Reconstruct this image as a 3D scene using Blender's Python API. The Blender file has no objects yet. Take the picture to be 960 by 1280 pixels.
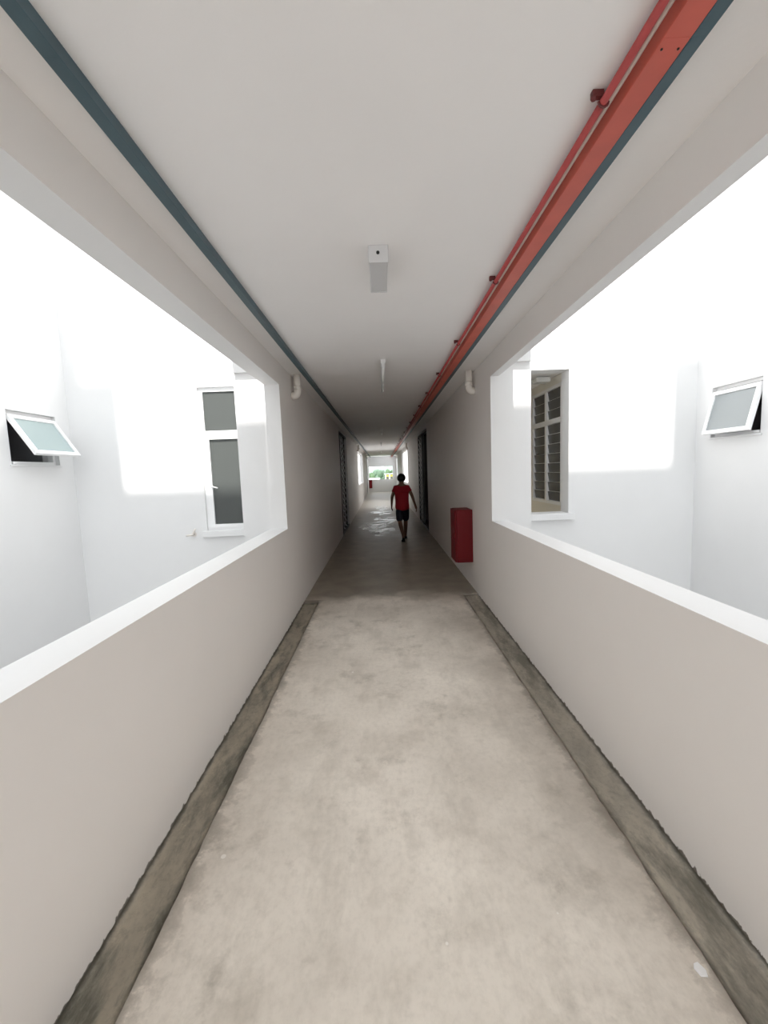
import bpy, bmesh, math, random
from mathutils import Vector, Matrix, noise
random.seed(7)
S = bpy.context.scene
COL = S.collection

# ------------------------------------------------------------------ camera
EYE = (0.0, 0.0, 1.65)
FPX = 519.0                                   # focal length in pixels of the 960 px wide frame
def _unit(v): return v / v.length
cy = _unit(Vector((-3.0, 50.5, -FPX)))        # the corridor's axis in camera space
cz = Vector((-198.0, 5315.0, FPX)); cz = _unit(cz - cy * cz.dot(cy))
cx = cy.cross(cz)
cam = bpy.data.cameras.new('camera')
cam.sensor_fit = 'HORIZONTAL'; cam.sensor_width = 36.0; cam.lens = FPX / 960 * 36
cam.clip_start = 0.02; cam.clip_end = 2000
camo = bpy.data.objects.new('camera', cam); COL.objects.link(camo)
camo.matrix_world = Matrix.Translation(EYE) @ Matrix((cx, cy, cz)).to_4x4()
S.camera = camo

# ------------------------------------------------------------------ sky, sun, exposure
w = bpy.data.worlds.new('sky'); S.world = w; w.use_nodes = True
bg = w.node_tree.nodes['Background']
bg.inputs['Color'].default_value = (0.93, 0.97, 1.0, 1); bg.inputs['Strength'].default_value = 1.0
SUN_TAN = 1.22                                # tangent of the sun's elevation; it shines along +Y
sl = bpy.data.lights.new('sun', 'SUN'); sl.energy = 3.0; sl.angle = math.radians(0.53); sl.color = (1, 0.97, 0.92)
so = bpy.data.objects.new('sun', sl); COL.objects.link(so)
so.location = (0, -20, 30)
so.rotation_euler = Vector((0, 1, -SUN_TAN)).to_track_quat('-Z', 'Y').to_euler()
S.view_settings.view_transform = 'Standard'; S.view_settings.look = 'None'
S.view_settings.gamma = 1.0; S.view_settings.use_curve_mapping = False
S.view_settings.exposure = 1.53
S.cycles.max_bounces = 14; S.cycles.diffuse_bounces = 12; S.cycles.glossy_bounces = 6
S.cycles.use_denoising = True

# ------------------------------------------------------------------ materials
def mat(name, color, rough=0.6, metal=0.0, spec=0.5, var=0.0, vscale=3.0, bump=0.0, bscale=60.0,
        trans=0.0, coat=0.0):
    m = bpy.data.materials.new(name); m.use_nodes = True
    nt = m.node_tree; b = nt.nodes['Principled BSDF']
    b.inputs['Base Color'].default_value = (*color, 1)
    b.inputs['Roughness'].default_value = rough; b.inputs['Metallic'].default_value = metal
    b.inputs['Specular IOR Level'].default_value = spec
    b.inputs['Transmission Weight'].default_value = trans
    b.inputs['Coat Weight'].default_value = coat
    geo = None
    if var or bump:
        geo = nt.nodes.new('ShaderNodeNewGeometry')
    if var:
        n = nt.nodes.new('ShaderNodeTexNoise'); n.inputs['Scale'].default_value = vscale; n.inputs['Detail'].default_value = 6
        nt.links.new(geo.outputs['Position'], n.inputs['Vector'])
        r = nt.nodes.new('ShaderNodeMapRange'); r.inputs['From Min'].default_value = .3; r.inputs['From Max'].default_value = .7
        r.inputs['To Min'].default_value = 1 - var; r.inputs['To Max'].default_value = 1 + var * .4
        nt.links.new(n.outputs['Fac'], r.inputs['Value'])
        hs = nt.nodes.new('ShaderNodeHueSaturation'); hs.inputs['Color'].default_value = (*color, 1)
        nt.links.new(r.outputs['Result'], hs.inputs['Value'])
        nt.links.new(hs.outputs['Color'], b.inputs['Base Color'])
    if bump:
        n2 = nt.nodes.new('ShaderNodeTexNoise'); n2.inputs['Scale'].default_value = bscale; n2.inputs['Detail'].default_value = 5
        nt.links.new(geo.outputs['Position'], n2.inputs['Vector'])
        bp = nt.nodes.new('ShaderNodeBump'); bp.inputs['Strength'].default_value = bump; bp.inputs['Distance'].default_value = .004
        nt.links.new(n2.outputs['Fac'], bp.inputs['Height']); nt.links.new(bp.outputs['Normal'], b.inputs['Normal'])
    return m

class NT:                                      # terse node helper
    def __init__(s, m): s.t = m.node_tree; s.b = s.t.nodes['Principled BSDF']
    def new(s, kind, **k):
        n = s.t.nodes.new(kind)
        for a, v in k.items(): setattr(n, a, v)
        return n
    def put(s, sock, v):
        if isinstance(v, bpy.types.NodeSocket): s.t.links.new(v, sock)
        else: sock.default_value = v
    def noise(s, vec, scale, detail=6, rough=.55):
        n = s.new('ShaderNodeTexNoise'); s.put(n.inputs['Vector'], vec); n.inputs['Scale'].default_value = scale
        n.inputs['Detail'].default_value = detail; n.inputs['Roughness'].default_value = rough
        return n.outputs['Fac']
    def rng(s, v, a, b, c=0., d=1.):
        n = s.new('ShaderNodeMapRange'); n.clamp = True
        s.put(n.inputs['Value'], v); s.put(n.inputs['From Min'], a); s.put(n.inputs['From Max'], b)
        s.put(n.inputs['To Min'], c); s.put(n.inputs['To Max'], d); return n.outputs['Result']
    def math(s, op, a, b=0.):
        n = s.new('ShaderNodeMath', operation=op); s.put(n.inputs[0], a); s.put(n.inputs[1], b); return n.outputs[0]
    def mix(s, f, a, b):
        n = s.new('ShaderNodeMix', data_type='RGBA'); s.put(n.inputs['Factor'], f)
        for k, v in ((6, a), (7, b)): s.put(n.inputs[k], v if isinstance(v, bpy.types.NodeSocket) else (*v, 1))
        return n.outputs[2]
    def pos(s):
        g = s.new('ShaderNodeNewGeometry'); x = s.new('ShaderNodeSeparateXYZ'); s.put(x.inputs[0], g.outputs['Position'])
        return g.outputs['Position'], x.outputs[0], x.outputs[1], x.outputs[2]
    def bump(s, h, strength, dist):
        b = s.new('ShaderNodeBump'); b.inputs['Strength'].default_value = strength; b.inputs['Distance'].default_value = dist
        s.put(b.inputs['Height'], h); s.put(s.b.inputs['Normal'], b.outputs['Normal'])
    def scaled(s, vec, sc):
        m = s.new('ShaderNodeMapping'); m.inputs['Scale'].default_value = sc; s.put(m.inputs['Vector'], vec); return m.outputs[0]

M = {}
def wall_paint(name, col, dirt=True):
    m = mat(name, col, .55, spec=.3); k = NT(m); P, x, y, z = k.pos()
    c = k.mix(k.rng(k.noise(P, 1.1, 5), .35, .7), col, tuple(v * .965 for v in col))
    if dirt:                                   # grimy line where the paint stops above the floor
        lim = k.rng(k.noise(P, 22, 6, .7), .35, .7, -.016, .012)
        f = k.math('LESS_THAN', z, lim); g = k.math('GREATER_THAN', z, -.05)
        c = k.mix(k.math('MULTIPLY', k.math('MULTIPLY', f, g), .85), c, (.12, .10, .075))
    k.put(k.b.inputs['Base Color'], c)
    k.bump(k.noise(P, 35, 4), .12, .004)
    return m
M['paint'] = wall_paint('white wall paint', (.80, .765, .735))
M['ceil'] = wall_paint('ceiling paint', (.87, .853, .848), False)
M['well'] = wall_paint('exterior white paint', (.765, .763, .762), False)
M['room'] = mat('room paint', (.80, .77, .70), .7)
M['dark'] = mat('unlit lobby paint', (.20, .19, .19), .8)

def floor_mat():
    m = mat('cement floor', (.4, .36, .31), .6); k = NT(m); P, x, y, z = k.pos()
    big = k.noise(P, .9, 7, .6); mid = k.noise(P, 3.2, 8, .62); fine = k.noise(k.scaled(P, (1, .8, 1)), 34, 8, .7)
    c = k.mix(k.rng(big, .36, .64), (.60, .545, .475), (.78, .72, .64))
    c = k.mix(k.rng(k.noise(k.scaled(P, (1.5, .55, 1)), 3.0, 8, .66), .50, .72, 0, .6), c, (.44, .395, .335))
    c = k.mix(k.rng(mid, .54, .74, 0, .6), c, (.42, .37, .305))
    c = k.mix(k.rng(fine, .45, .8, 0, .35), c, (.38, .335, .28))
    st = k.math('MULTIPLY', k.rng(k.noise(P, 2.1, 6, .72), .53, .68), k.rng(k.noise(P, 7, 6, .7), .4, .65))
    c = k.mix(k.math('MULTIPLY', st, .7), c, (.27, .235, .185))
    # pale scuffs and tiny paint drips
    c = k.mix(k.rng(k.noise(k.scaled(P, (1, .6, 1)), 5.5, 8, .75), .68, .78, 0, .5), c, (.66, .62, .57))
    vo = k.new('ShaderNodeTexVoronoi'); k.put(vo.inputs['Vector'], P); vo.inputs['Scale'].default_value = 4.5
    sp = k.math('LESS_THAN', vo.outputs['Distance'], k.rng(k.noise(P, 2.1, 2), .47, .72, 0., .075))
    c = k.mix(k.math('MULTIPLY', sp, .7), c, (.82, .79, .74))
    # dirt creeping from the gutter edges
    eL = k.rng(x, -.885, k.rng(k.noise(P, 8, 6, .7), .35, .75, -.87, -.70), 1, 0)
    eR = k.rng(x, k.rng(k.noise(P, 7, 6, .7), .35, .75, 1.01, .86), 1.02, 0, 1)
    near = k.math('LESS_THAN', y, 5.33)
    sm = k.math('MULTIPLY', k.rng(x, .30, .95), k.rng(k.noise(P, 1.3, 7, .65), .42, .62))
    c = k.mix(k.math('MULTIPLY', sm, .55), c, (.34, .305, .26))
    e = k.math('MULTIPLY', k.math('MAXIMUM', eL, eR), near)
    c = k.mix(k.math('MULTIPLY', e, .7), c, (.17, .145, .115))
    # the slab inside the building is bare, smoother and darker cement
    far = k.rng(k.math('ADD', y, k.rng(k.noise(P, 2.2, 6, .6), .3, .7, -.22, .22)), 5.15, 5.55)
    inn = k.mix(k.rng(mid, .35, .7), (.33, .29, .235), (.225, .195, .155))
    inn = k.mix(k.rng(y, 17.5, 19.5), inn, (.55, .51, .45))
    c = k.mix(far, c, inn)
    # the mopped, still wet stretch
    wet = k.math('MULTIPLY', k.math('MULTIPLY', k.rng(y, 9.8, 11.2), k.rng(y, 22.0, 19.0)),
                 k.rng(k.noise(k.scaled(P, (.8, 1.25, 1)), 2.6, 7, .68), .45, .55))
    wet = k.math('MULTIPLY', wet, k.rng(k.math('ADD', k.noise(k.scaled(P, (1, .5, 1)), 1.1, 3), k.math('MULTIPLY', k.math('ABSOLUTE', k.math('ADD', x, .12)), -.42)), .26, .42))
    c = k.mix(k.math('MULTIPLY', wet, .5), c, (.10, .09, .08))
    k.put(k.b.inputs['Base Color'], c)
    r = k.rng(wet, 0, 1, k.rng(far, 0, 1, .62, .42), .17)
    k.put(k.b.inputs['Roughness'], r)
    k.bump(k.math('MULTIPLY', k.math('ADD', mid, k.math('MULTIPLY', fine, .3)), k.rng(wet, 0, 1, 1, .15)), .25, .008)
    return m
M['floor'] = floor_mat()
def gutter_mat(x0, x1, name, light, damp, sx):
    m = mat(name, light, .6); k = NT(m); P, x, y, z = k.pos()
    c = k.mix(k.rng(k.noise(k.scaled(P, (1.6, .7, 1)), 3.2, 8, .65), .36, .64), light, tuple(v * .72 for v in light))
    c = k.mix(k.rng(k.noise(k.scaled(P, (1.8, .55, 1)), 2.7, 8, .72), .48, .62, 0, .85), c, damp)
    c = k.mix(k.rng(k.noise(k.scaled(P, (1, .8, 1)), 38, 7, .75), .48, .75, 0, .6), c, tuple(v * .45 for v in light))
    c = k.mix(k.rng(k.noise(P, 14, 7, .75), .60, .74, 0, .6), c, tuple(min(1, v * 1.35) for v in light))
    wob = k.rng(k.noise(P, 9, 7, .75), .3, .7, .004, .030)
    e = k.math('MAXIMUM', k.rng(k.math('SUBTRACT', x, x0), 0, wob, 1, 0), k.rng(k.math('SUBTRACT', x1, x), 0, wob, 1, 0))
    c = k.mix(k.math('MULTIPLY', e, .8), c, (.085, .072, .052))
    vo = k.new('ShaderNodeTexVoronoi'); k.put(vo.inputs['Vector'], P); vo.inputs['Scale'].default_value = 9
    c = k.mix(k.math('MULTIPLY', k.math('LESS_THAN', vo.outputs['Distance'], k.rng(k.noise(P, 3, 2), .5, .8, 0, .06)), .8), c, (.75, .73, .68))
    k.put(k.b.inputs['Base Color'], c); k.bump(k.noise(P, 22, 7, .65), .35, .006)
    return m
M['teal'] = mat('teal trunking paint', (.058, .105, .128), .45, var=.12, vscale=9)
M['redtrunk'] = mat('salmon red trunking paint', (.56, .105, .07), .42, var=.12, vscale=7)
M['redpipe'] = mat('dull red conduit paint', (.40, .055, .055), .35, var=.1, vscale=9)
M['clamp'] = mat('dark red clamp', (.12, .02, .02), .5)
M['palepipe'] = mat('pale conduit', (.52, .43, .38), .3)
M['redbox'] = mat('glossy red cabinet enamel', (.14, .001, .005), .45, spec=.25)
M['black'] = mat('black rubber', (.01, .01, .01), .6)
M['pvc'] = mat('off white pvc', (.74, .70, .65), .35)
M['alu'] = mat('white powder coated aluminium', (.86, .86, .86), .35)
M['fit'] = mat('white fitting enamel', (.74, .74, .74), .4)
M['fitgrey'] = mat('grey fitting enamel', (.60, .60, .61), .4)
M['tube'] = mat('switched off tube glass', (.85, .86, .85), .15, coat=.5)
M['steel'] = mat('galvanised steel', (.42, .44, .46), .4, metal=.6)
M['lattice'] = mat('pale grey gate paint', (.86, .88, .90), .45)
M['sideroom'] = mat('side room paint', (.42, .42, .44), .8)
M['frame'] = mat('dark gate frame steel', (.05, .05, .055), .5)
M['glassdark'] = mat('tinted window glass', (.085, .092, .088), .14, spec=.45, trans=.15)
M['glasspale'] = mat('frosted pale green glass', (.50, .60, .60), .25, spec=.5, trans=.35)
M['glassgrey'] = mat('frosted grey glass', (.38, .41, .42), .22, spec=.5, trans=.25)
M['blade'] = mat('smoked louvre glass', (.10, .105, .11), .2)
M['cement'] = mat('bare cement', (.42, .41, .40), .8, var=.2)
M['skin'] = mat('brown skin', (.16, .075, .045), .5)
M['shirt'] = mat('red cotton', (.36, .004, .018), .8, bump=.3, bscale=120)
M['shorts'] = mat('navy cotton', (.012, .016, .028), .8, bump=.3, bscale=120)
M['hair'] = mat('black hair', (.008, .007, .007), .45)
M['eye'] = mat('eye white', (.7, .68, .65), .2)
M['leaf'] = mat('green foliage', (.07, .13, .06), .7, var=.5, vscale=1.2)
M['leaf2'] = mat('blue green foliage', (.10, .17, .11), .7, var=.5, vscale=.9)
M['bark'] = mat('bark', (.10, .07, .05), .9)
M['yellow'] = mat('yellow facade', (.42, .36, .07), .8)
M['roofpale'] = mat('pale metal roof', (.72, .74, .76), .5)
M['grass'] = mat('grass', (.10, .16, .06), .9, var=.4, vscale=.2)
M['hill'] = mat('hazy wooded hill', (.20, .28, .24), .9, var=.3, vscale=.05)

# ------------------------------------------------------------------ mesh helpers (world coordinates)
def BM(): return bmesh.new()
def box(bm, x0, x1, y0, y1, z0, z1, bev=0.0):
    vs = [bm.verts.new((x, y, z)) for x in (x0, x1) for y in (y0, y1) for z in (z0, z1)]
    fs = [bm.faces.new([vs[i] for i in q]) for q in ((0, 1, 3, 2), (4, 6, 7, 5), (0, 4, 5, 1), (2, 3, 7, 6), (0, 2, 6, 4), (1, 5, 7, 3))]
    if bev:
        es = list({e for f in fs for e in f.edges})
        bmesh.ops.bevel(bm, geom=es, offset=bev, segments=2, affect='EDGES', profile=.5)
    return bm
def tube(bm, pts, r, n=16, cap=True):
    pts = [Vector(p) for p in pts]; rs = r if isinstance(r, (list, tuple)) else [r] * len(pts)
    rings = []; ref = None
    for i, p in enumerate(pts):
        t = (pts[min(i + 1, len(pts) - 1)] - pts[max(i - 1, 0)]).normalized()
        if ref is None:
            ref = Vector((0, 0, 1)) if abs(t.z) < .9 else Vector((1, 0, 0))
        u = (ref - t * ref.dot(t)).normalized(); v = t.cross(u); ref = u
        rings.append([bm.verts.new(p + (u * math.cos(a) + v * math.sin(a)) * rs[i]) for a in [2 * math.pi * j / n for j in range(n)]])
    for a, b in zip(rings, rings[1:]):
        for j in range(n): f = bm.faces.new((a[j], a[(j + 1) % n], b[(j + 1) % n], b[j])); f.smooth = True
    if cap:
        bm.faces.new(rings[0][::-1]); bm.faces.new(rings[-1])
    return bm
def ball(bm, c, r, sub=2):
    q = bmesh.ops.create_icosphere(bm, subdivisions=sub, radius=1)
    for v in q['verts']:
        rr = r if isinstance(r, (tuple, list)) else (r, r, r)
        v.co = Vector((v.co.x * rr[0], v.co.y * rr[1], v.co.z * rr[2])) + Vector(c)
        for f in v.link_faces: f.smooth = True
    return bm
def obj(name, bm, m, parent=None, base=None):
    bmesh.ops.recalc_face_normals(bm, faces=bm.faces[:])
    me = bpy.data.meshes.new(name); bm.to_mesh(me); bm.free()
    me.materials.append(M[m] if isinstance(m, str) else m)
    o = bpy.data.objects.new(name, me); COL.objects.link(o)
    if parent is not None:
        o.parent = parent; base = world_loc(parent); shift = Vector(base)
        o.location = (0, 0, 0)
        me.transform(Matrix.Translation(-shift))
    else:
        c = [v.co for v in me.vertices]
        lo = [min(v[i] for v in c) for i in range(3)]; hi = [max(v[i] for v in c) for i in range(3)]
        b = Vector(base) if base else Vector(((lo[0] + hi[0]) / 2, (lo[1] + hi[1]) / 2, lo[2]))
        me.transform(Matrix.Translation(-b)); o.location = b
    return o
def world_loc(o):
    v = Vector(o.location)
    while o.parent: o = o.parent; v += Vector(o.location)
    return v
def tag(o, label, cat, group=None):
    o['label'] = label; o['category'] = cat
    if group: o['group'] = group
    return o
def thing(name, loc, label, cat, group=None):
    o = bpy.data.objects.new(name, None); COL.objects.link(o); o.location = loc; o.empty_display_size = .1
    return tag(o, label, cat, group)
def struct(name, bm, m, parent=None):
    o = obj(name, bm, m, parent)
    if parent is None: o['kind'] = 'structure'
    return o
def sroot(name, loc):
    o = bpy.data.objects.new(name, None); COL.objects.link(o); o.location = loc; o['kind'] = 'structure'; return o
def dup(o, dx=(0, 0, 0), parent=None):
    c = o.copy(); COL.objects.link(c)
    if parent is not None: c.parent = parent
    c.location = Vector(o.location) + Vector(dx); return c

# ------------------------------------------------------------------ the setting
XL, XR = -1.072, 1.212          # inner wall faces
YO, YW, YB = 4.60, 5.20, -4.40  # end of the openings, window walls of the wells, near end of the bridge
ZS, ZH, ZC = 1.055, 2.63, 2.868 # parapet top, lintel underside, ceiling
D0, D1, ZD = 10.88, 13.05, 2.765
E0, E1 = 11.05, 13.60                        # right doorway
W0, W1 = 19.25, 24.1
YE = 34.0

# floor: the walking slab between the gutters, then the full width slab inside
bm = BM()
def slab_strip(bm, xl, xr, y0, y1, n, jl=0., jr=0.):
    prev = None
    for i in range(n + 1):
        y = y0 + (y1 - y0) * i / n
        a = xl + jl * (noise.noise((y * 6, 1.3, 0)) * .6 + noise.noise((y * 21, 4.3, 0)) * .4)
        b = xr + jr * (noise.noise((y * 5, 7.3, 0)) * .6 + noise.noise((y * 19, 9.3, 0)) * .5)
        cur = [bm.verts.new((a, y, 0)), bm.verts.new((b, y, 0)), bm.verts.new((b, y, -.08)), bm.verts.new((a, y, -.08))]
        if prev:
            for q in range(4): bm.faces.new((prev[q], prev[(q + 1) % 4], cur[(q + 1) % 4], cur[q]))
        else: bm.faces.new(cur)
        prev = cur
    bm.faces.new(prev[::-1])
slab_strip(bm, -.876, 1.014, YB, 5.28, 420, .010, .010)
box(bm, -.876, 1.014, 5.28, 5.40, -.08, 0)
box(bm, XL - .02, -.876, 5.25, 5.40, -.08, 0); box(bm, 1.014, XR + .02, 5.36, 5.40, -.08, 0)
box(bm, XL - .02, XR + .02, 5.40, YE + .2, -.08, 0)
box(bm, XL - .02, XR + .02, -12, YB, -.08, 0)  # unseen roofless terrace behind the viewer, added to bounce daylight indoors
struct('floor', bm, 'floor')
bm = BM(); box(bm, XL - .2, XR + .2, YB, YE + .2, -.35, -.085); struct('trim_1', bm, 'cement')
def gutter(x0, x1, y1, label, light, damp, sx):
    mm = gutter_mat(x0, x1, 'dirty gutter cement', light, damp, sx)
    b = BM(); n = 160
    prev = None
    for i in range(n + 1):
        y = YB + (y1 - YB) * i / n; row = []
        for j in range(7):
            t = j / 6; x = x0 + (x1 - x0) * t
            z = -.022 + .010 * abs(2 * t - 1) ** 3 + .004 * noise.noise((x * 9, y * 5, 0))
            row.append(b.verts.new((x, y, z)))
        if prev:
            for j in range(6): f = b.faces.new((prev[j], prev[j + 1], row[j + 1], row[j])); f.smooth = True
        prev = row
    bmesh.ops.solidify(b, geom=b.faces[:], thickness=.03)
    return tag(obj('drain_channel', b, mm), label, 'drain', 'floor gutters')
gutter(XL, -.874, 5.25, 'shallow stained cement gutter along the foot of the left parapet', (.72, .655, .54), (.17, .17, .135), -1)
gutter(1.012, XR, 5.36, 'shallow stained cement gutter along the foot of the right parapet', (.82, .77, .67), (.30, .285, .23), 1)

# corridor side walls: parapets, lintel beams, solid stretches, door heads
def corridor_wall(s, xi, xo, xlo):
    b = BM()
    def seg(y0, y1, z0, z1, x=None, lo=-.30):
        x = xo if x is None else x
        box(b, min(xi, x), max(xi, x), y0, y1, z0, z1)
    seg(YB, YO, -.30, ZS); seg(YB, YO, ZH, ZC + .02, xlo)
    a, c = (D0, D1) if s == 'left' else (E0, E1)
    seg(YO, a, -.30, ZC + .02); seg(a, c, ZD, ZC + .02); seg(c, W0, -.30, ZC + .02)
    seg(W0, W1, -.30, ZS); seg(W0, W1, ZH, ZC + .02, xlo)
    if s == 'left':
        seg(W1, 30.0, -.30, ZC + .02); seg(30.0, 31.6, ZD, ZC + .02); seg(31.6, 31.9, -.30, ZC + .02); seg(31.9, 33.75, -.30, ZS); seg(31.9, 33.75, ZH, ZC + .02); seg(33.75, YE, -.30, ZC + .02)  # the last opening, before the end wall, is added to brighten that wall
    else:
        seg(W1, 31.6, -.30, ZC + .02); seg(31.6, 33.7, -.30, ZS); seg(31.6, 33.7, 2.63, ZC + .02); seg(33.7, YE, -.30, ZC + .02)
    o = struct('wall_' + s, b, 'paint'); o.data.materials.append(M['well'])
    inward = 1 if s == 'left' else -1
    for p in o.data.polygons:
        if p.normal.x * inward < .5: p.material_index = 1
    return o
corridor_wall('left', XL, -1.268, -1.235)
corridor_wall('right', XR, 1.394, 1.30)
bm = BM()                                        # end wall with its unglazed opening
for a in ((XL - .2, XR + .2, -.3, 1.03), (XL - .2, XR + .2, 2.07, ZC + .02), (XL - .2, -1.03, 1.03, 2.07), (.90, XR + .2, 1.03, 2.07)):
    box(bm, a[0], a[1], YE, YE + .2, a[2], a[3])
struct('wall_far', bm, 'well')
bm = BM(); box(bm, -1.235, 1.46, YB, YW, ZC, ZC + .2); box(bm, -1.268, 1.394, YW, YW + .23, ZC, ZC + .2); box(bm, -3.9, 3.98, YW + .22, 18.7, ZC, ZC + .2)
box(bm, -1.235, 1.30, 18.7, W1 + .7, ZC, ZC + .2); box(bm, -3.9, 3.98, W1 + .7, YE + .2, ZC, ZC + .2)
struct('ceiling', bm, 'ceil')

# columns with a stub beam, under an unseen ledge added to shade it, where the bridge meets the building
bm = BM(); box(bm, -1.56, -1.268, YO, YW, -7, 2.757); box(bm, -1.545, -1.236, YO - .04, YW, 2.757, 3.1); box(bm, -1.545, -1.24, YO - .34, YW, 3.1, 3.2)
struct('trim_2', bm, 'well')
bm = BM(); box(bm, 1.394, 1.652, YO, YW, -7, 2.77); box(bm, 1.302, 1.642, YO - .04, YW, 2.77, 3.1); box(bm, 1.302, 1.642, YO - .34, YW, 3.1, 3.2)
struct('trim_3', bm, 'well')

# light wells: window walls, side walls, far walls, ground
WLX, WRX = -3.812, 3.915
ZT = 6.6
def wall_hole(b, y0, y1, xa, xb, za, zb, hx0, hx1, hz0, hz1):
    box(b, xa, hx0, y0, y1, za, zb); box(b, hx1, xb, y0, y1, za, zb)
    box(b, hx0, hx1, y0, y1, za, hz0); box(b, hx0, hx1, y0, y1, hz1, zb)
def wall_hole_y(b, x0, x1, ya, yb, za, zb, hy0, hy1, hz0, hz1):
    box(b, x0, x1, ya, hy0, za, zb); box(b, x0, x1, hy1, yb, za, zb)
    box(b, x0, x1, hy0, hy1, za, hz0); box(b, x0, x1, hy0, hy1, hz1, zb)
LWX0, LWX1, LWZ0, LWZ1 = -2.222, -1.50, .99, 2.755         # tall window, left
RWX0, RWX1, RWZ0, RWZ1 = 1.674, 2.335, 1.045, 2.812        # tall opening, right
LAY0, LAY1, LAZ0, LAZ1 = 4.335, 4.985, 1.865, 2.428        # top hung windows in the side walls
RAY0, RAY1, RAZ0, RAZ1 = 4.315, 4.965, 1.905, 2.478
bm = BM(); wall_hole(bm, YW, YW + .22, WLX - .2, -1.268, -7, ZT, LWX0, LWX1, LWZ0, LWZ1); struct('wall_left_well_end', bm, 'well')
bm = BM(); wall_hole(bm, YW, YW + .22, 1.394, WRX + .2, -7, ZT, RWX0, RWX1, RWZ0, RWZ1); struct('wall_right_well_end', bm, 'well')
bm = BM(); wall_hole_y(bm, WLX - .2, WLX, YB, YW, -7, ZT, LAY0, LAY1, LAZ0, LAZ1); struct('wall_left_well_side', bm, 'well')
bm = BM(); wall_hole_y(bm, WRX, WRX + .2, YB, YW, -7, ZT, RAY0, RAY1, RAZ0, RAZ1); struct('wall_right_well_side', bm, 'well')
bm = BM(); box(bm, -1.268, 1.394, YW, YW + .22, ZC + .2, ZT); struct('wall_above_bridge', bm, 'well')
# the taller blocks behind the viewer, whose stepped skyline throws the shadow on the window walls
def sky_z(z): return z + (YW - YB) * SUN_TAN
bm = BM()
for xa, xb, z in ((-8, -3.61, 19), (-3.61, -3.187, sky_z(2.885)), (-3.187, -1.20, sky_z(1.549))): box(bm, xa, xb, YB - .4, YB, -7, z)
struct('wall_left_block', bm, 'well')
bm = BM()
for xa, xb, z in ((1.42, 3.60, sky_z(1.624)), (3.60, 8, sky_z(2.92))): box(bm, xa, xb, YB - .4, YB, -7, z)
struct('wall_right_block', bm, 'well')
for s, xa, xb in (('left', WLX - .2, -1.268), ('right', 1.394, WRX + .2)):
    b = BM(); box(b, xa, xb, 18.7, 18.9, -7, 5.2); box(b, xa, xb, W1 + .5, W1 + .7, -7, 5.2)
    ex = xa if s == 'left' else xb - .2
    box(b, ex, ex + .2, 18.9, W1 + .5, -7, 4.4)
    struct('wall_%s_far_well' % s, b, 'well')
bm = BM(); box(bm, WLX - .2, WRX + .2, YB, YW, -7.1, -7); box(bm, WLX - .2, WRX + .2, 18.9, W1 + .5, -7.1, -7)
struct('trim_4', bm, 'cement')
# dark lobbies behind the gates, rooms behind the windows
def room(name, x0, x1, y0, y1, z0, z1, m, open_side, t=.08):
    b = BM()
    parts = {'x0': (x0 - t, x0, y0, y1, z0, z1), 'x1': (x1, x1 + t, y0, y1, z0, z1), 'y0': (x0 - t, x1 + t, y0 - t, y0, z0, z1),
             'y1': (x0 - t, x1 + t, y1, y1 + t, z0, z1), 'z0': (x0 - t, x1 + t, y0 - t, y1 + t, z0 - t, z0), 'z1': (x0 - t, x1 + t, y0 - t, y1 + t, z1, z1 + t)}
    for k, v in parts.items():
        if k != open_side: box(b, *v)
    return struct(name, b, m)
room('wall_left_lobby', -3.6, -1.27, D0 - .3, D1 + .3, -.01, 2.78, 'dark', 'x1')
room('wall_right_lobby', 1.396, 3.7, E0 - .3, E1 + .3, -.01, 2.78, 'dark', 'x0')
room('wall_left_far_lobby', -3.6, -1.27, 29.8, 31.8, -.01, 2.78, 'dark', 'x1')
room('wall_left_room', -3.2, -1.36, YW + .22, 8.4, .02, 2.83, 'room', 'y0')
room('wall_left_side_room', -6.2, WLX - .2, 3.6, 5.12, .0, 2.8, 'sideroom', 'x1')
room('wall_right_side_room', WRX + .2, 6.2, 3.6, 5.12, .0, 2.8, 'sideroom', 'x0')

# right hand room seen through the tall opening, with its bank of louvres
RX = 2.43
b = BM()
box(b, 1.40, 1.44, YW + .22, 9.5, 0, 2.86); box(b, 1.40, RX + .1, 9.5, 9.6, 0, 2.86)
box(b, 1.40, RX + .1, YW + .22, 9.6, -.06, 0)
LV0, LV1, LVZ0, LVZ1 = 5.60, 6.68, 1.10, 2.74
wall_hole_y(b, RX, RX + .12, YW + .22, 9.5, 0, 2.86, LV0, LV1, LVZ0, LVZ1)
struct('wall_right_room', b, 'room')
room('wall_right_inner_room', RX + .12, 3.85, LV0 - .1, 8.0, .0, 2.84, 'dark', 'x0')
wr = sroot('window_5', (RX, LV0, LVZ0))
b = BM(); my = (LV0 + LV1) / 2; zt = 2.26
for y0, y1 in ((LV0, LV0 + .035), (my - .03, my + .03), (LV1 - .035, LV1)): box(b, RX - .015, RX + .05, y0, y1, LVZ0, LVZ1)
for z0, z1 in ((LVZ0, LVZ0 + .04), (zt - .035, zt + .035), (LVZ1 - .04, LVZ1)): box(b, RX - .016, RX + .051, LV0, LV1, z0, z1)
obj('window_frame', b, 'alu', wr)
TILT = 9
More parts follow.
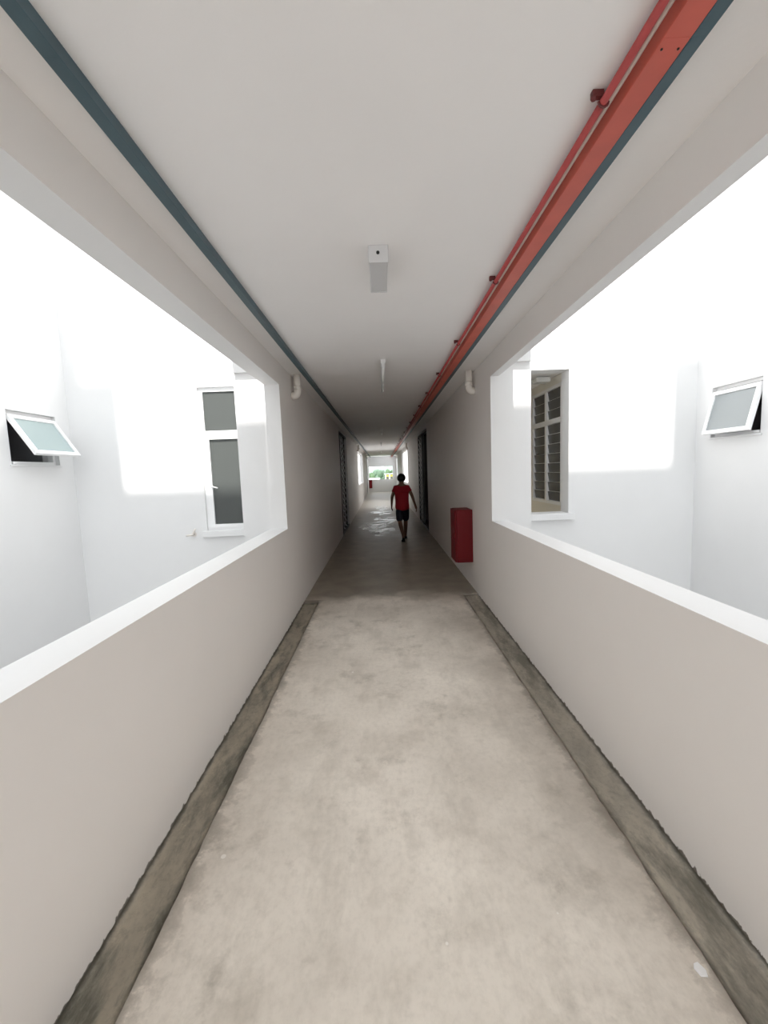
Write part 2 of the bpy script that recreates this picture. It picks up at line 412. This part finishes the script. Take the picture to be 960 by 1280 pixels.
def blade(y0, y1, z, h, par):
    bb = BM(); box(bb, -.003, .003, y0, y1, -h / 2, h / 2)
    bmesh.ops.rotate(bb, verts=bb.verts[:], cent=(0, 0, 0), matrix=Matrix.Rotation(math.radians(-TILT), 3, 'Y'))
    bmesh.ops.translate(bb, verts=bb.verts[:], vec=(RX + .02, 0, z))
    o = obj('louvre_blade', bb, 'blade', par)
    eb = BM(); box(eb, -.005, .004, y0, y1, -h / 2 - .004, -h / 2 + .002)
    bmesh.ops.rotate(eb, verts=eb.verts[:], cent=(0, 0, 0), matrix=Matrix.Rotation(math.radians(-TILT), 3, 'Y'))
    bmesh.ops.translate(eb, verts=eb.verts[:], vec=(RX + .02, 0, z))
    e = obj('blade_edge', eb, 'alu', o); return o
for (ya, yb) in ((LV0 + .035, my - .03), (my + .03, LV1 - .035)):
    for z0, z1, n in ((LVZ0 + .04, zt - .035, 8), (zt + .035, LVZ1 - .04, 3)):
        h = (z1 - z0) / n
        for i in range(n): blade(ya, yb, z0 + h * (i + .5), h * .96, wr)

# ------------------------------------------------------------------ windows
# window_1: tall fixed light over a side hung sash, with ledge
w1 = sroot('window_1', (LWX0, YW, LWZ0))
fy0, fy1 = YW + .035, YW + .085; zt = 2.20
b = BM(); fw = .05
box(b, LWX0, LWX0 + fw, fy0, fy1, LWZ0, LWZ1); box(b, LWX1 - fw, LWX1, fy0, fy1, LWZ0, LWZ1)
box(b, LWX0 + fw, LWX1 - fw, fy0, fy1, LWZ1 - .05, LWZ1); box(b, LWX0 + fw, LWX1 - fw, fy0, fy1, LWZ0, LWZ0 + .03)
box(b, LWX0 + fw, LWX1 - fw, fy0, fy1, zt - .03, zt + .03)
obj('window_frame', b, 'alu', w1)
b = BM(); box(b, LWX0 + fw, LWX1 - fw, fy0 + .02, fy0 + .028, zt + .03, LWZ1 - .05); obj('pane', b, 'glassdark', w1)
sz0, sz1, sx0, sx1 = LWZ0 + .03, zt - .03, LWX0 + fw, LWX1 - fw
b = BM(); k = .045
box(b, sx0, sx0 + k, fy0 - .012, fy1 - .01, sz0, sz1); box(b, sx1 - k, sx1, fy0 - .012, fy1 - .01, sz0, sz1)
box(b, sx0 + k, sx1 - k, fy0 - .012, fy1 - .01, sz1 - k, sz1); box(b, sx0 + k, sx1 - k, fy0 - .012, fy1 - .01, sz0, sz0 + k)
sash = obj('sash', b, 'alu', w1)
b = BM(); box(b, sx0 + k, sx1 - k, fy0 + .015, fy0 + .023, sz0 + k, sz1 - k); obj('pane', b, 'glassdark', sash)
b = BM(); tube(b, [(sx0 + k - .02, fy0 - .012, 1.550), (sx0 + k - .015, fy0 - .035, 1.548), (sx0 + k + .075, fy0 - .038, 1.522)], .009, 10); obj('handle', b, 'alu', sash)
b = BM(); box(b, LWX0 - .045, LWX1 + .04, YW - .06, YW + .04, .915, .99, .006); obj('window_sill', b, 'well', w1)
# window_4: the tall unglazed opening on the right, its ledge
w4 = sroot('window_4', (RWX0, YW, RWZ0))
b = BM(); box(b, RWX0 - .02, RWX1 + .06, YW - .06, YW + .20, .965, RWZ0, .006); obj('window_sill', b, 'well', w4)
b = BM(); box(b, RWX0, RWX0 + .03, YW + .01, YW + .20, RWZ0, RWZ1); obj('window_frame', b, 'alu', w4)
# top hung windows
def awning(name, xw, s, y0, y1, z0, z1, ang, glass):
    r = sroot(name, (xw, (y0 + y1) / 2, z0)); d = -s          # s = +1: the well lies towards +X
    b = BM(); t = .035; xa, xb = sorted((xw + d * .05, xw + d * .11))
    box(b, xa, xb, y0, y0 + t, z0, z1); box(b, xa, xb, y1 - t, y1, z0, z1)
    box(b, xa, xb, y0 + t, y1 - t, z1 - t, z1); box(b, xa, xb, y0 + t, y1 - t, z0, z0 + t)
    obj('window_frame', b, 'alu', r)
    hz = z1 - .055; hx = xw + s * -.015; L = hz - z0 - .02
    R_ = Matrix.Rotation(-s * math.radians(ang), 4, 'Y'); T = Matrix.Translation((hx, 0, hz))
    ya, yb = y0 + .012, y1 - .012; k = .042
    b = BM()
    box(b, -.018, .018, ya, ya + k, -L, 0); box(b, -.018, .018, yb - k, yb, -L, 0)
    box(b, -.018, .018, ya + k, yb - k, -k, 0); box(b, -.018, .018, ya + k, yb - k, -L, -L + k)
    bmesh.ops.transform(b, matrix=T @ R_, verts=b.verts[:]); sash = obj('sash', b, 'alu', r)
    b = BM(); box(b, -.004, .004, ya + k, yb - k, -L + k, -k)
    bmesh.ops.transform(b, matrix=T @ R_, verts=b.verts[:]); obj('pane', b, glass, sash)
    b = BM(); yl = y0 + .05; box(b, min(xw, xw + d * .03), max(xw, xw + d * .03), yl - .025, yl + .025, z0 + .002, z0 + .030, .006); obj('latch', b, 'alu', r)
    b = BM(); box(b, min(xw, xw + s * .012), max(xw, xw + s * .012), y0 - .02, y1 + .02, z0 - .022, z0, .003); obj('window_sill', b, 'well', r)
awning('window_2', WLX, 1, LAY0, LAY1, LAZ0, LAZ1, 33, 'glasspale')
awning('window_3', WRX, -1, RAY0, RAY1, RAZ0, RAZ1, 14, 'glassgrey')

# ------------------------------------------------------------------ trunking and conduits under the ceiling
def run(name, x0, x1, z0, m, label, cat, y1=YE):
    r = thing(name, ((x0 + x1) / 2, 0, z0), label, cat)
    b = BM(); box(b, x0, x1, YB, y1, z0, ZC - .0008, .002); obj('trunk', b, m, r)
    y = -3.1
    while y < y1 - 1:                          # coupler plates and screws where the lengths meet
        b = BM(); box(b, x0 + .004, x1 - .004, y - .03, y + .03, z0 - .0006, z0 + .01); j = obj('joint_plate', b, m, r)
        for sx in ((.2, .8) if m == 'redtrunk' else ()):
            b = BM(); ball(b, (x0 + (x1 - x0) * sx, y, z0 - .002), (.004, .004, .003), 1); obj('screw', b, 'black', j)
        y += 2.2 * 2
    return r
run('cable_trunking', -.893, -.846, 2.822, 'teal', 'narrow teal cable trunking along the left side of the ceiling', 'trunking')
run('cable_trunking', .9065, .950, 2.820, 'teal', 'narrow teal cable trunking beyond the red trunking at the right', 'trunking')
run('fire_trunking', .826, .905, 2.818, 'redtrunk', 'wide salmon red flat trunking along the right side of the ceiling', 'trunking')
r = thing('red_conduit', (.776, 0, 2.825), 'round dull red conduit held by clamps beside the red trunking', 'conduit')
b = BM(); tube(b, [(.776, YB, 2.835), (.776, YE, 2.835)], .0125, 16); obj('conduit_pipe', b, 'redpipe', r)
cl = None
yy = [1.488 + 1.3 * i for i in range(-4, 24)]
for y in yy:
    b = BM()
    tube(b, [(.776 + .0165 * math.cos(a), y, 2.835 + .0165 * math.sin(a)) for a in [math.pi * (1 + i / 8) for i in range(9)]], .004, 8)
    box(b, .736, .774, y - .010, y + .010, 2.846, ZC - .001, .002); box(b, .7865, .7912, y - .010, y + .010, 2.836, ZC - .001)
    ball(b, (.744, y, 2.845), (.010, .010, .008), 2); ball(b, (.7885, y, 2.832), (.003, .008, .006), 2)
    obj('clamp', b, 'clamp', r)
b = BM(); tube(b, [(.7995, YB, 2.842), (.7995, YE, 2.842)], .0075, 14)
tag(obj('pale_conduit', b, 'palepipe'), 'thin pale conduit between the red conduit and the red trunking', 'conduit')

# ------------------------------------------------------------------ ceiling lights
r = thing('box_light', (.026, 2.56, 2.779), 'grey box light with a black hole in its near end, nearest on the ceiling', 'light')
b = BM(); box(b, -.024, .076, 2.378, 2.745, 2.779, ZC - .001, .005); obj('housing', b, 'fitgrey', r)
b = BM(); box(b, -.028, .080, 2.368, 2.380, 2.777, ZC - .001, .002); obj('end_plate', b, 'fitgrey', r)
b = BM(); tube(b, [(.024, 2.364, 2.827), (.024, 2.369, 2.827)], .009, 16); obj('cable_hole', b, 'black', r)
b = BM(); box(b, -.026, .078, 2.742, 2.752, 2.777, ZC - .001, .002); obj('end_plate', b, 'fitgrey', r)
def batten(x, y0, y1, label):
    r = thing('batten_light', (x, (y0 + y1) / 2, 2.80), label, 'light', 'bare tube lights in the corridor')
    b = BM(); box(b, x - .025, x + .025, y0, y1, 2.825, ZC, .004); obj('housing', b, 'fit', r)
    b = BM(); tube(b, [(x, y0 + .035, 2.799), (x, y1 - .035, 2.799)], .0135, 12); obj('tube', b, 'tube', r)
    for y in (y0 + .015, y1 - .015):
        b = BM(); box(b, x - .016, x + .016, y - .014, y + .014, 2.782, 2.828, .004); obj('lamp_holder', b, 'fit', r)
batten(.060, 4.66, 6.10, 'white tube light second along the ceiling, beyond the grey box light')
batten(.045, 11.9, 13.1, 'small tube light third along the ceiling, level with the folding gates')
batten(.03, 17.6, 18.8, 'far tube light fourth along the ceiling, beyond the gates')
batten(.02, 24.6, 25.8, 'farthest tube light along the ceiling, near the end wall')
b = BM(); box(b, 2.16, 2.36, 5.80, 6.0, 2.79, 2.858, .02)
tag(obj('room_light', b, 'tube'), 'small white ceiling light inside the room behind the tall right opening', 'light')

# ------------------------------------------------------------------ drain pipes on the walls
def elbow_pipe(xw, s, y, label):
    xp = xw + s * .075; r = thing('drain_pipe', (xp, y, 2.60), label, 'pipe', 'white drain pipes high on the walls')
    b = BM(); tube(b, [(xp, y, ZC - .001), (xp, y, 2.70)], .041, 20); obj('pipe', b, 'pvc', r)
    b = BM(); tube(b, [(xp, y, 2.735), (xp, y, 2.685)], .047, 20); obj('collar', b, 'pvc', r)
    b = BM(); pts = [(xp, y, 2.70)] + [(xp - s * .055 * (1 - math.cos(a)), y, 2.675 - .055 * math.sin(a)) for a in [math.pi / 2 * i / 6 for i in range(7)]] + [(xw, y, 2.62)]
    tube(b, pts, .044, 20); obj('elbow', b, 'pvc', r)
elbow_pipe(XL, 1, 5.25, 'white elbowed drain pipe high on the left wall, just past the near opening')
elbow_pipe(XR, -1, 5.35, 'white elbowed drain pipe high on the right wall, just past the near opening')
elbow_pipe(XL, 1, 18.6, 'far drain pipe high on the left wall before the second opening')
elbow_pipe(XR, -1, 18.6, 'far drain pipe high on the right wall before the second opening')
# capped stub on the well wall under the tall window
r = thing('pipe_stub', (-2.42, YW, .93), 'small white pipe stub on the shaded well wall beside the tall left window ledge', 'pipe')
b = BM(); tube(b, [(-2.39, YW + .01, .95), (-2.39, YW - .05, .95), (-2.40, YW - .065, .95), (-2.46, YW - .065, .945)], .013, 12); obj('pipe', b, 'pvc', r)
b = BM(); tube(b, [(-2.385, YW - .03, .955), (-2.365, YW - .05, 1.0), (-2.352, YW - .05, 1.025)], .010, 10); obj('branch', b, 'pvc', r)
b = BM(); tube(b, [(-2.39, YW + .005, .95), (-2.39, YW - .008, .95)], .030, 16); obj('flange', b, 'pvc', r)

b = BM(); vs = [(-.012, -.02), (.010, -.022), (.017, -.004), (.006, .020), (-.010, .016), (-.018, .002)]
lo = [b.verts.new((.975 + p[0], 1.195 + p[1], .0006)) for p in vs]; hi = [b.verts.new((.975 + p[0] * .92, 1.195 + p[1] * .92, .0036)) for p in vs]
b.faces.new(lo[::-1]); b.faces.new(hi)
for i in range(6): b.faces.new((lo[i], lo[(i + 1) % 6], hi[(i + 1) % 6], hi[i]))
tag(obj('paint_flake', b, 'alu'), 'small white paint flake on the floor beside the right gutter', 'flake')

# ------------------------------------------------------------------ hose reel cabinets
def cabinet(x0, x1, y0, y1, z0, z1, front, label):
    r = thing('hose_cabinet', ((x0 + x1) / 2, (y0 + y1) / 2, z0), label, 'cabinet')
    b = BM(); box(b, x0, x1, y0, y1, z0, z1, .006)
    obj('body', b, 'redbox', r)
    b = BM(); t = .02
    if front == 'x0': box(b, x0 - t, x0 - .002, y0 + .004, y1 - .004, z0 + .004, z1 - .004, .005)
    else: box(b, x0 + .004, x1 - .004, y0 - t, y0 - .002, z0 + .004, z1 - .004, .005)
    d = obj('door', b, 'redbox', r)
    b = BM()
    if front == 'x0': tube(b, [(x0 - t, y0 + .05, (z0 + z1) / 2 - .04), (x0 - t - .02, y0 + .05, (z0 + z1) / 2 - .03), (x0 - t - .02, y0 + .05, (z0 + z1) / 2 + .03), (x0 - t, y0 + .05, (z0 + z1) / 2 + .04)], .005, 8)
    else: tube(b, [(x1 - .04, y0 - t, (z0 + z1) / 2 - .04), (x1 - .04, y0 - t - .02, (z0 + z1) / 2), (x1 - .04, y0 - t, (z0 + z1) / 2 + .04)], .005, 8)
    obj('handle', b, 'redbox', d)
    b = BM()
    box(b, x0 + .012, x1 - .012, y0 - .003, y0 + .002, z0 + .05, z0 + .056) if front == 'x0' else box(b, x0 + .012, x1 - .012, y0 - .024, y0 - .019, z0 + .05, z0 + .056)
    obj('seam', b, 'redbox', r if front == 'x0' else d)
cabinet(.992, XR, 5.60, 5.98, .365, 1.092, 'x0', 'tall red hose reel cabinet fixed low on the right wall past the near opening')
cabinet(-1.04, -.80, YE - .18, YE, .33, 1.0, 'y0', 'dark red cabinet on the far end wall below the opening, at its left end')

# ------------------------------------------------------------------ folding lattice gates in the doorways
def gate(x, y0, y1, nb, d0, d1, label):
    r = thing('folding_gate', (x, (y0 + y1) / 2, 0), label, 'gate', 'folding lattice gates')
    for z in (.02, ZD - .06):
        b = BM(); box(b, x - .022, x + .022, d0 + .004, d1 - .004, z - .018, z + .03); obj('rail', b, 'frame', r)
    b = BM(); box(b, x - .010, x + .010, y0 - .007, y0 + .007, .05, ZD - .08); first = obj('bar', b, 'frame', r)
    st = (y1 - y0) / (nb - 1)
    for i in range(1, nb): dup(first, (0, st * i, 0), r)
    n = 16; dz = (ZD - .2) / n
    b = BM()
    for i in range(nb - 1):
        ya, yb = y0 + st * i, y0 + st * (i + 1)
        for q in range(n):
            za = .08 + dz * q
            for (p, t, o) in ((za, za + dz, -.013), (za + dz, za, .013)):
                d = Vector((0, yb - ya, t - p)).normalized(); nn = Vector((0, -d.z, d.y)) * .013
                a1, a2 = Vector((x + o, ya, p)), Vector((x + o, yb, t))
                vs = [b.verts.new(v) for v in (a1 - nn, a1 + nn, a2 + nn, a2 - nn)]
                ws = [b.verts.new(v.co + Vector((.004, 0, 0))) for v in vs]
                b.faces.new(vs); b.faces.new(ws[::-1])
                for e in range(4): b.faces.new((vs[e], ws[e], ws[(e + 1) % 4], vs[(e + 1) % 4]))
    obj('lattice', b, 'lattice', r)
    b = BM(); box(b, x - .03, x + .03, y0 - .045, y0 - .012, .05, ZD - .08); box(b, x - .03, x + .03, y1 + .012, y1 + .05, .05, ZD - .08); obj('stile', b, 'frame', r)
gate(-1.090, 11.0, 12.2, 3, D0, D1, 'grey folding lattice gate in the left doorway, half way down the corridor')
gate(1.232, 12.42, 13.52, 3, E0, E1, 'grey folding lattice gate bunched at the far jamb of the right doorway')

# ------------------------------------------------------------------ the walking person
def skin(name, nodes, edges, m, parent, levels=2, root=0):
    me = bpy.data.meshes.new(name); me.from_pydata([n[0] for n in nodes], edges, [])
    o = bpy.data.objects.new(name, me); COL.objects.link(o)
    md = o.modifiers.new('s', 'SKIN'); md.use_smooth_shade = True
    for i, n in enumerate(nodes):
        v = me.skin_vertices[0].data[i]; rr = n[1]
        v.radius = rr if isinstance(rr, tuple) else (rr, rr); v.use_root = (i == root)
    sb = o.modifiers.new('d', 'SUBSURF'); sb.levels = levels; sb.render_levels = levels
    dg = bpy.context.evaluated_depsgraph_get()
    nm = bpy.data.meshes.new_from_object(o.evaluated_get(dg)); nm.name = name
    o.modifiers.clear(); o.data = nm; bpy.data.meshes.remove(me)
    nm.materials.clear(); nm.materials.append(M[m])
    for p in nm.polygons: p.use_smooth = True
    o.parent = parent; return o
pr = thing('person', (.455, 9.74, 0), 'person walking away in a red short sleeved shirt and dark shorts', 'person')
N = []; Eg = []
def nd(p, r, par=None):
    N.append((p, r))
    if par is not None: Eg.append((par, len(N) - 1))
    return len(N) - 1
pel = nd((0, 0, .86), (.135, .10))
sp1 = nd((0, .012, 1.00), (.125, .09), pel); sp2 = nd((0, .02, 1.16), (.14, .10), sp1); ch = nd((0, .02, 1.25), (.12, .085), sp2)
nk = nd((0, .015, 1.335), .056, ch); nk2 = nd((0, .025, 1.395), .054, nk); hd = nd((.0, .035, 1.455), (.080, .092), nk2); ht = nd((0, .03, 1.520), (.072, .082), hd)
ns = nd((0, .135, 1.448), .014, hd); 
for s in (-1, 1): nd((s * .098, .03, 1.45), .018, hd)
arms = {-1: [(-.145, .02, 1.27), (-.235, -.02, 1.05), (-.245, .07, .855)], 1: [(.145, .02, 1.27), (.235, -.06, 1.06), (.295, -.13, .845)]}
for s in (-1, 1):
    sh, el, wr_ = arms[s]
    a = nd(sh, .055, ch); a2 = nd(tuple((Vector(sh) * .5 + Vector(el) * .5)), .046, a); e = nd(el, .038, a2); wv = nd(wr_, .026, e)
    d = (Vector(wr_) - Vector(el)).normalized(); side = Vector((0, 1, 0)); side = (side - d * side.dot(d)).normalized(); nrm = d.cross(side)
    pc = Vector(wr_) + d * .045; palm = nd(tuple(pc), (.020, .036), wv)
    kn = nd(tuple(Vector(wr_) + d * .085), (.016, .036), palm)
    for q, (off, ln) in enumerate(((.028, .068), (.010, .078), (-.009, .074), (-.027, .056))):
        f0 = Vector(wr_) + d * .092 + side * off
        curl = nrm * (-s)
        f1 = f0 + d * ln * .5 + curl * .010; f2 = f0 + d * ln * .85 + curl * .032
        i1 = nd(tuple(f0), .010, kn); i2 = nd(tuple(f1), .009, i1); nd(tuple(f2), .008, i2)
    t0 = pc + side * .036; i1 = nd(tuple(t0), .012, palm); nd(tuple(t0 + side * .016 + d * .045 + nrm * (-s) * .012), .009, i1)
legs = {-1: [(-.085, 0, .83), (-.070, .035, .47), (-.005, -.20, .135), (-.010, -.135, .045), (-.012, -.06, .03)],
        1: [(.085, .01, .83), (.080, .17, .475), (.070, .31, .085), (.075, .40, .045), (.080, .47, .035)]}
for s in (-1, 1):
    h, kx, an, bl, to = legs[s]
    a = nd(h, .088, pel); a2 = nd(tuple(Vector(h) * .5 + Vector(kx) * .5), .074, a); kk = nd(kx, .053, a2)
    cf = nd(tuple(Vector(kx) * .65 + Vector(an) * .35 + Vector((0, -.015, 0))), .053, kk)
    aa = nd(an, .034, cf); bb = nd(bl, (.042, .030), aa); nd(to, (.038, .020), bb)
skin('body', N, Eg, 'skin', pr, 2)
# shirt: torso, shoulders, short sleeves
SN = [((0, 0, .69), (.185, .132)), ((0, .0, .86), (.182, .130)), ((0, .012, 1.02), (.172, .120)), ((0, .02, 1.15), (.175, .125)), ((0, .02, 1.255), (.150, .105)), ((0, .015, 1.335), (.078, .070))]
SE = [(0, 1), (1, 2), (2, 3), (3, 4), (4, 5)]
for s in (-1, 1):
    sh, el, _ = [Vector(v) for v in arms[s]]
    i = len(SN); SN += [(tuple(sh + Vector((0, 0, -.01))), .066), (tuple(sh * .6 + el * .4), .058), (tuple(sh * .42 + el * .58), .055)]; SE += [(4, i), (i, i + 1), (i + 1, i + 2)]
skin('shirt', SN, SE, 'shirt', pr, 2, 2)
HN = [((0, 0, .90), (.150, .115)), ((0, 0, .80), (.155, .118))]; HE = [(0, 1)]
for s in (-1, 1):
    h, kx = Vector(legs[s][0]), Vector(legs[s][1]); i = len(HN)
    HN += [(tuple(h + Vector((0, 0, -.06))), .098), (tuple(h * .5 + kx * .5), .092), (tuple(h * -.06 + kx * 1.06), .082)]; HE += [(1, i), (i, i + 1), (i + 1, i + 2)]
skin('shorts', HN, HE, 'shorts', pr, 2, 0)
def local(name, bm, m):                         # a part given in the person's own coordinates
    bmesh.ops.translate(bm, verts=bm.verts[:], vec=pr.location); return obj(name, bm, m, pr)
b = BM(); ball(b, (0, .018, 1.488), (.104, .110, .104), 3)
for v in b.verts:
    if v.co.y > .06 and v.co.z < 1.52: v.co.y = .06 + (v.co.y - .06) * .2
    if v.co.z < 1.405: v.co.z = 1.405 + (v.co.z - 1.405) * .3
    v.co += v.co.normalized() * .006 * noise.noise(v.co * 40)
local('hair', b, 'hair')
for s in (-1, 1):
    b = BM(); ball(b, (s * .032, .118, 1.463), (.013, .010, .008), 2); local('eye', b, 'eye')
    an, bl, to = [Vector(v) for v in legs[s][2:]]
    b = BM(); tube(b, [an + Vector((0, -.035, -.055)), bl + Vector((0, -.03, -.03)), bl + Vector((0, .02, -.032)), to + Vector((0, .03, -.024))], [.03, .042, .044, .028], 14)
    dirv = (to - an).normalized()
    for v in b.verts: v.co.z = max(v.co.z, .002)
    local('sandal', b, 'black')

# ------------------------------------------------------------------ beyond the end wall
bm = BM(); box(bm, -120, 120, 40, 700, -8.4, -8); struct('trim_5', bm, 'grass')
bm = BM(); rows = []
for i in range(61):
    x = -150 + 5 * i; z = 4.2 + 5.5 * noise.noise((x * .02, 1, 0)) + 2 * noise.noise((x * .08, 5, 0)); rows.append((x, z))
prev = None
for x, z in rows:
    cur = [bm.verts.new((x, 380, -8)), bm.verts.new((x, 425, z * .8)), bm.verts.new((x, 450, z + 2)), bm.verts.new((x, 520, -8))]
    if prev:
        for q in range(3): bm.faces.new((prev[q], prev[q + 1], cur[q + 1], cur[q]))
    prev = cur
struct('trim_6', bm, 'hill')
def tree(x, y, h, wd, m, label):
    r = thing('tree', (x, y, -8), label, 'tree', 'trees beyond the end opening')
    b = BM(); tube(b, [(x, y, -8), (x + .1, y, -8 + h * .35), (x, y, -8 + h * .7)], [.35, .28, .12], 10); obj('trunk', b, 'bark', r)
    b = BM()
    for q in range(16):
        a = random.random() * 6.28; t = random.random(); rad = wd * (.55 if t > .7 else .8) * math.sqrt(random.random())
        c = Vector((x + math.cos(a) * rad, y + math.sin(a) * rad, -8 + h * (.45 + .42 * t)))
        q0 = len(b.verts); ball(b, c, (wd * .42, wd * .42, h * .13), 2)
        b.verts.ensure_lookup_table()
        for v in b.verts[q0:]: v.co += (v.co - c) * .5 * noise.noise(v.co * .9)
    obj('crown', b, m, r)
for x, y, h, wd, m, lb in ((-6.2, 118, 9.3, 2.4, 'leaf2', 'tree seen at the left edge of the far opening'), (-3.0, 108, 9.6, 2.3, 'leaf', 'dark tree left of centre through the far opening'),
        (-.8, 122, 11.0, 2.6, 'leaf2', 'tallest tree at the centre of the far opening'), (2.2, 128, 10.2, 2.4, 'leaf', 'tree rising behind the yellow building'),
        (5.6, 120, 10.0, 2.4, 'leaf2', 'tree at the right edge of the far opening')):
    tree(x, y, h, wd, m, lb)
r = thing('yellow_building', (4.2, 95, -8), 'low yellow building seen through the lower right of the far opening', 'building')
b = BM(); box(b, .75, 8, 94, 101, -8, 1.0); obj('facade', b, 'yellow', r)
b = BM(); box(b, .6, 8.1, 93.8, 101.2, 1.0, 1.12); obj('roof', b, 'roofpale', r)
for x in (.75, 1.65, 2.55, 3.45):
    b = BM(); box(b, x, x + .2, 93.8, 94, -8, 1.0); obj('pillar', b, 'alu', r)
for x in (1.05, 1.95, 2.85):
    b = BM(); box(b, x, x + .5, 93.95, 94.02, -.2, .5); obj('window', b, 'glassdark', r)
r = thing('white_roofed_house', (-.9, 80, -8), 'low house with a pale roof through the lower left of the far opening', 'house')
b = BM(); box(b, -2.4, -.6, 80, 85, -8, -.35); obj('house_wall', b, 'well', r)
b = BM()
vs = [b.verts.new(p) for p in ((-2.6, 79.7, -.35), (-.4, 79.7, -.35), (-.4, 85.3, -.35), (-2.6, 85.3, -.35), (-2.6, 82.5, .42), (-.4, 82.5, .42))]
for q in ((0, 1, 5, 4), (2, 3, 4, 5), (0, 4, 3), (1, 2, 5), (0, 3, 2, 1)): b.faces.new([vs[i] for i in q])
obj('roof', b, 'roofpale', r)
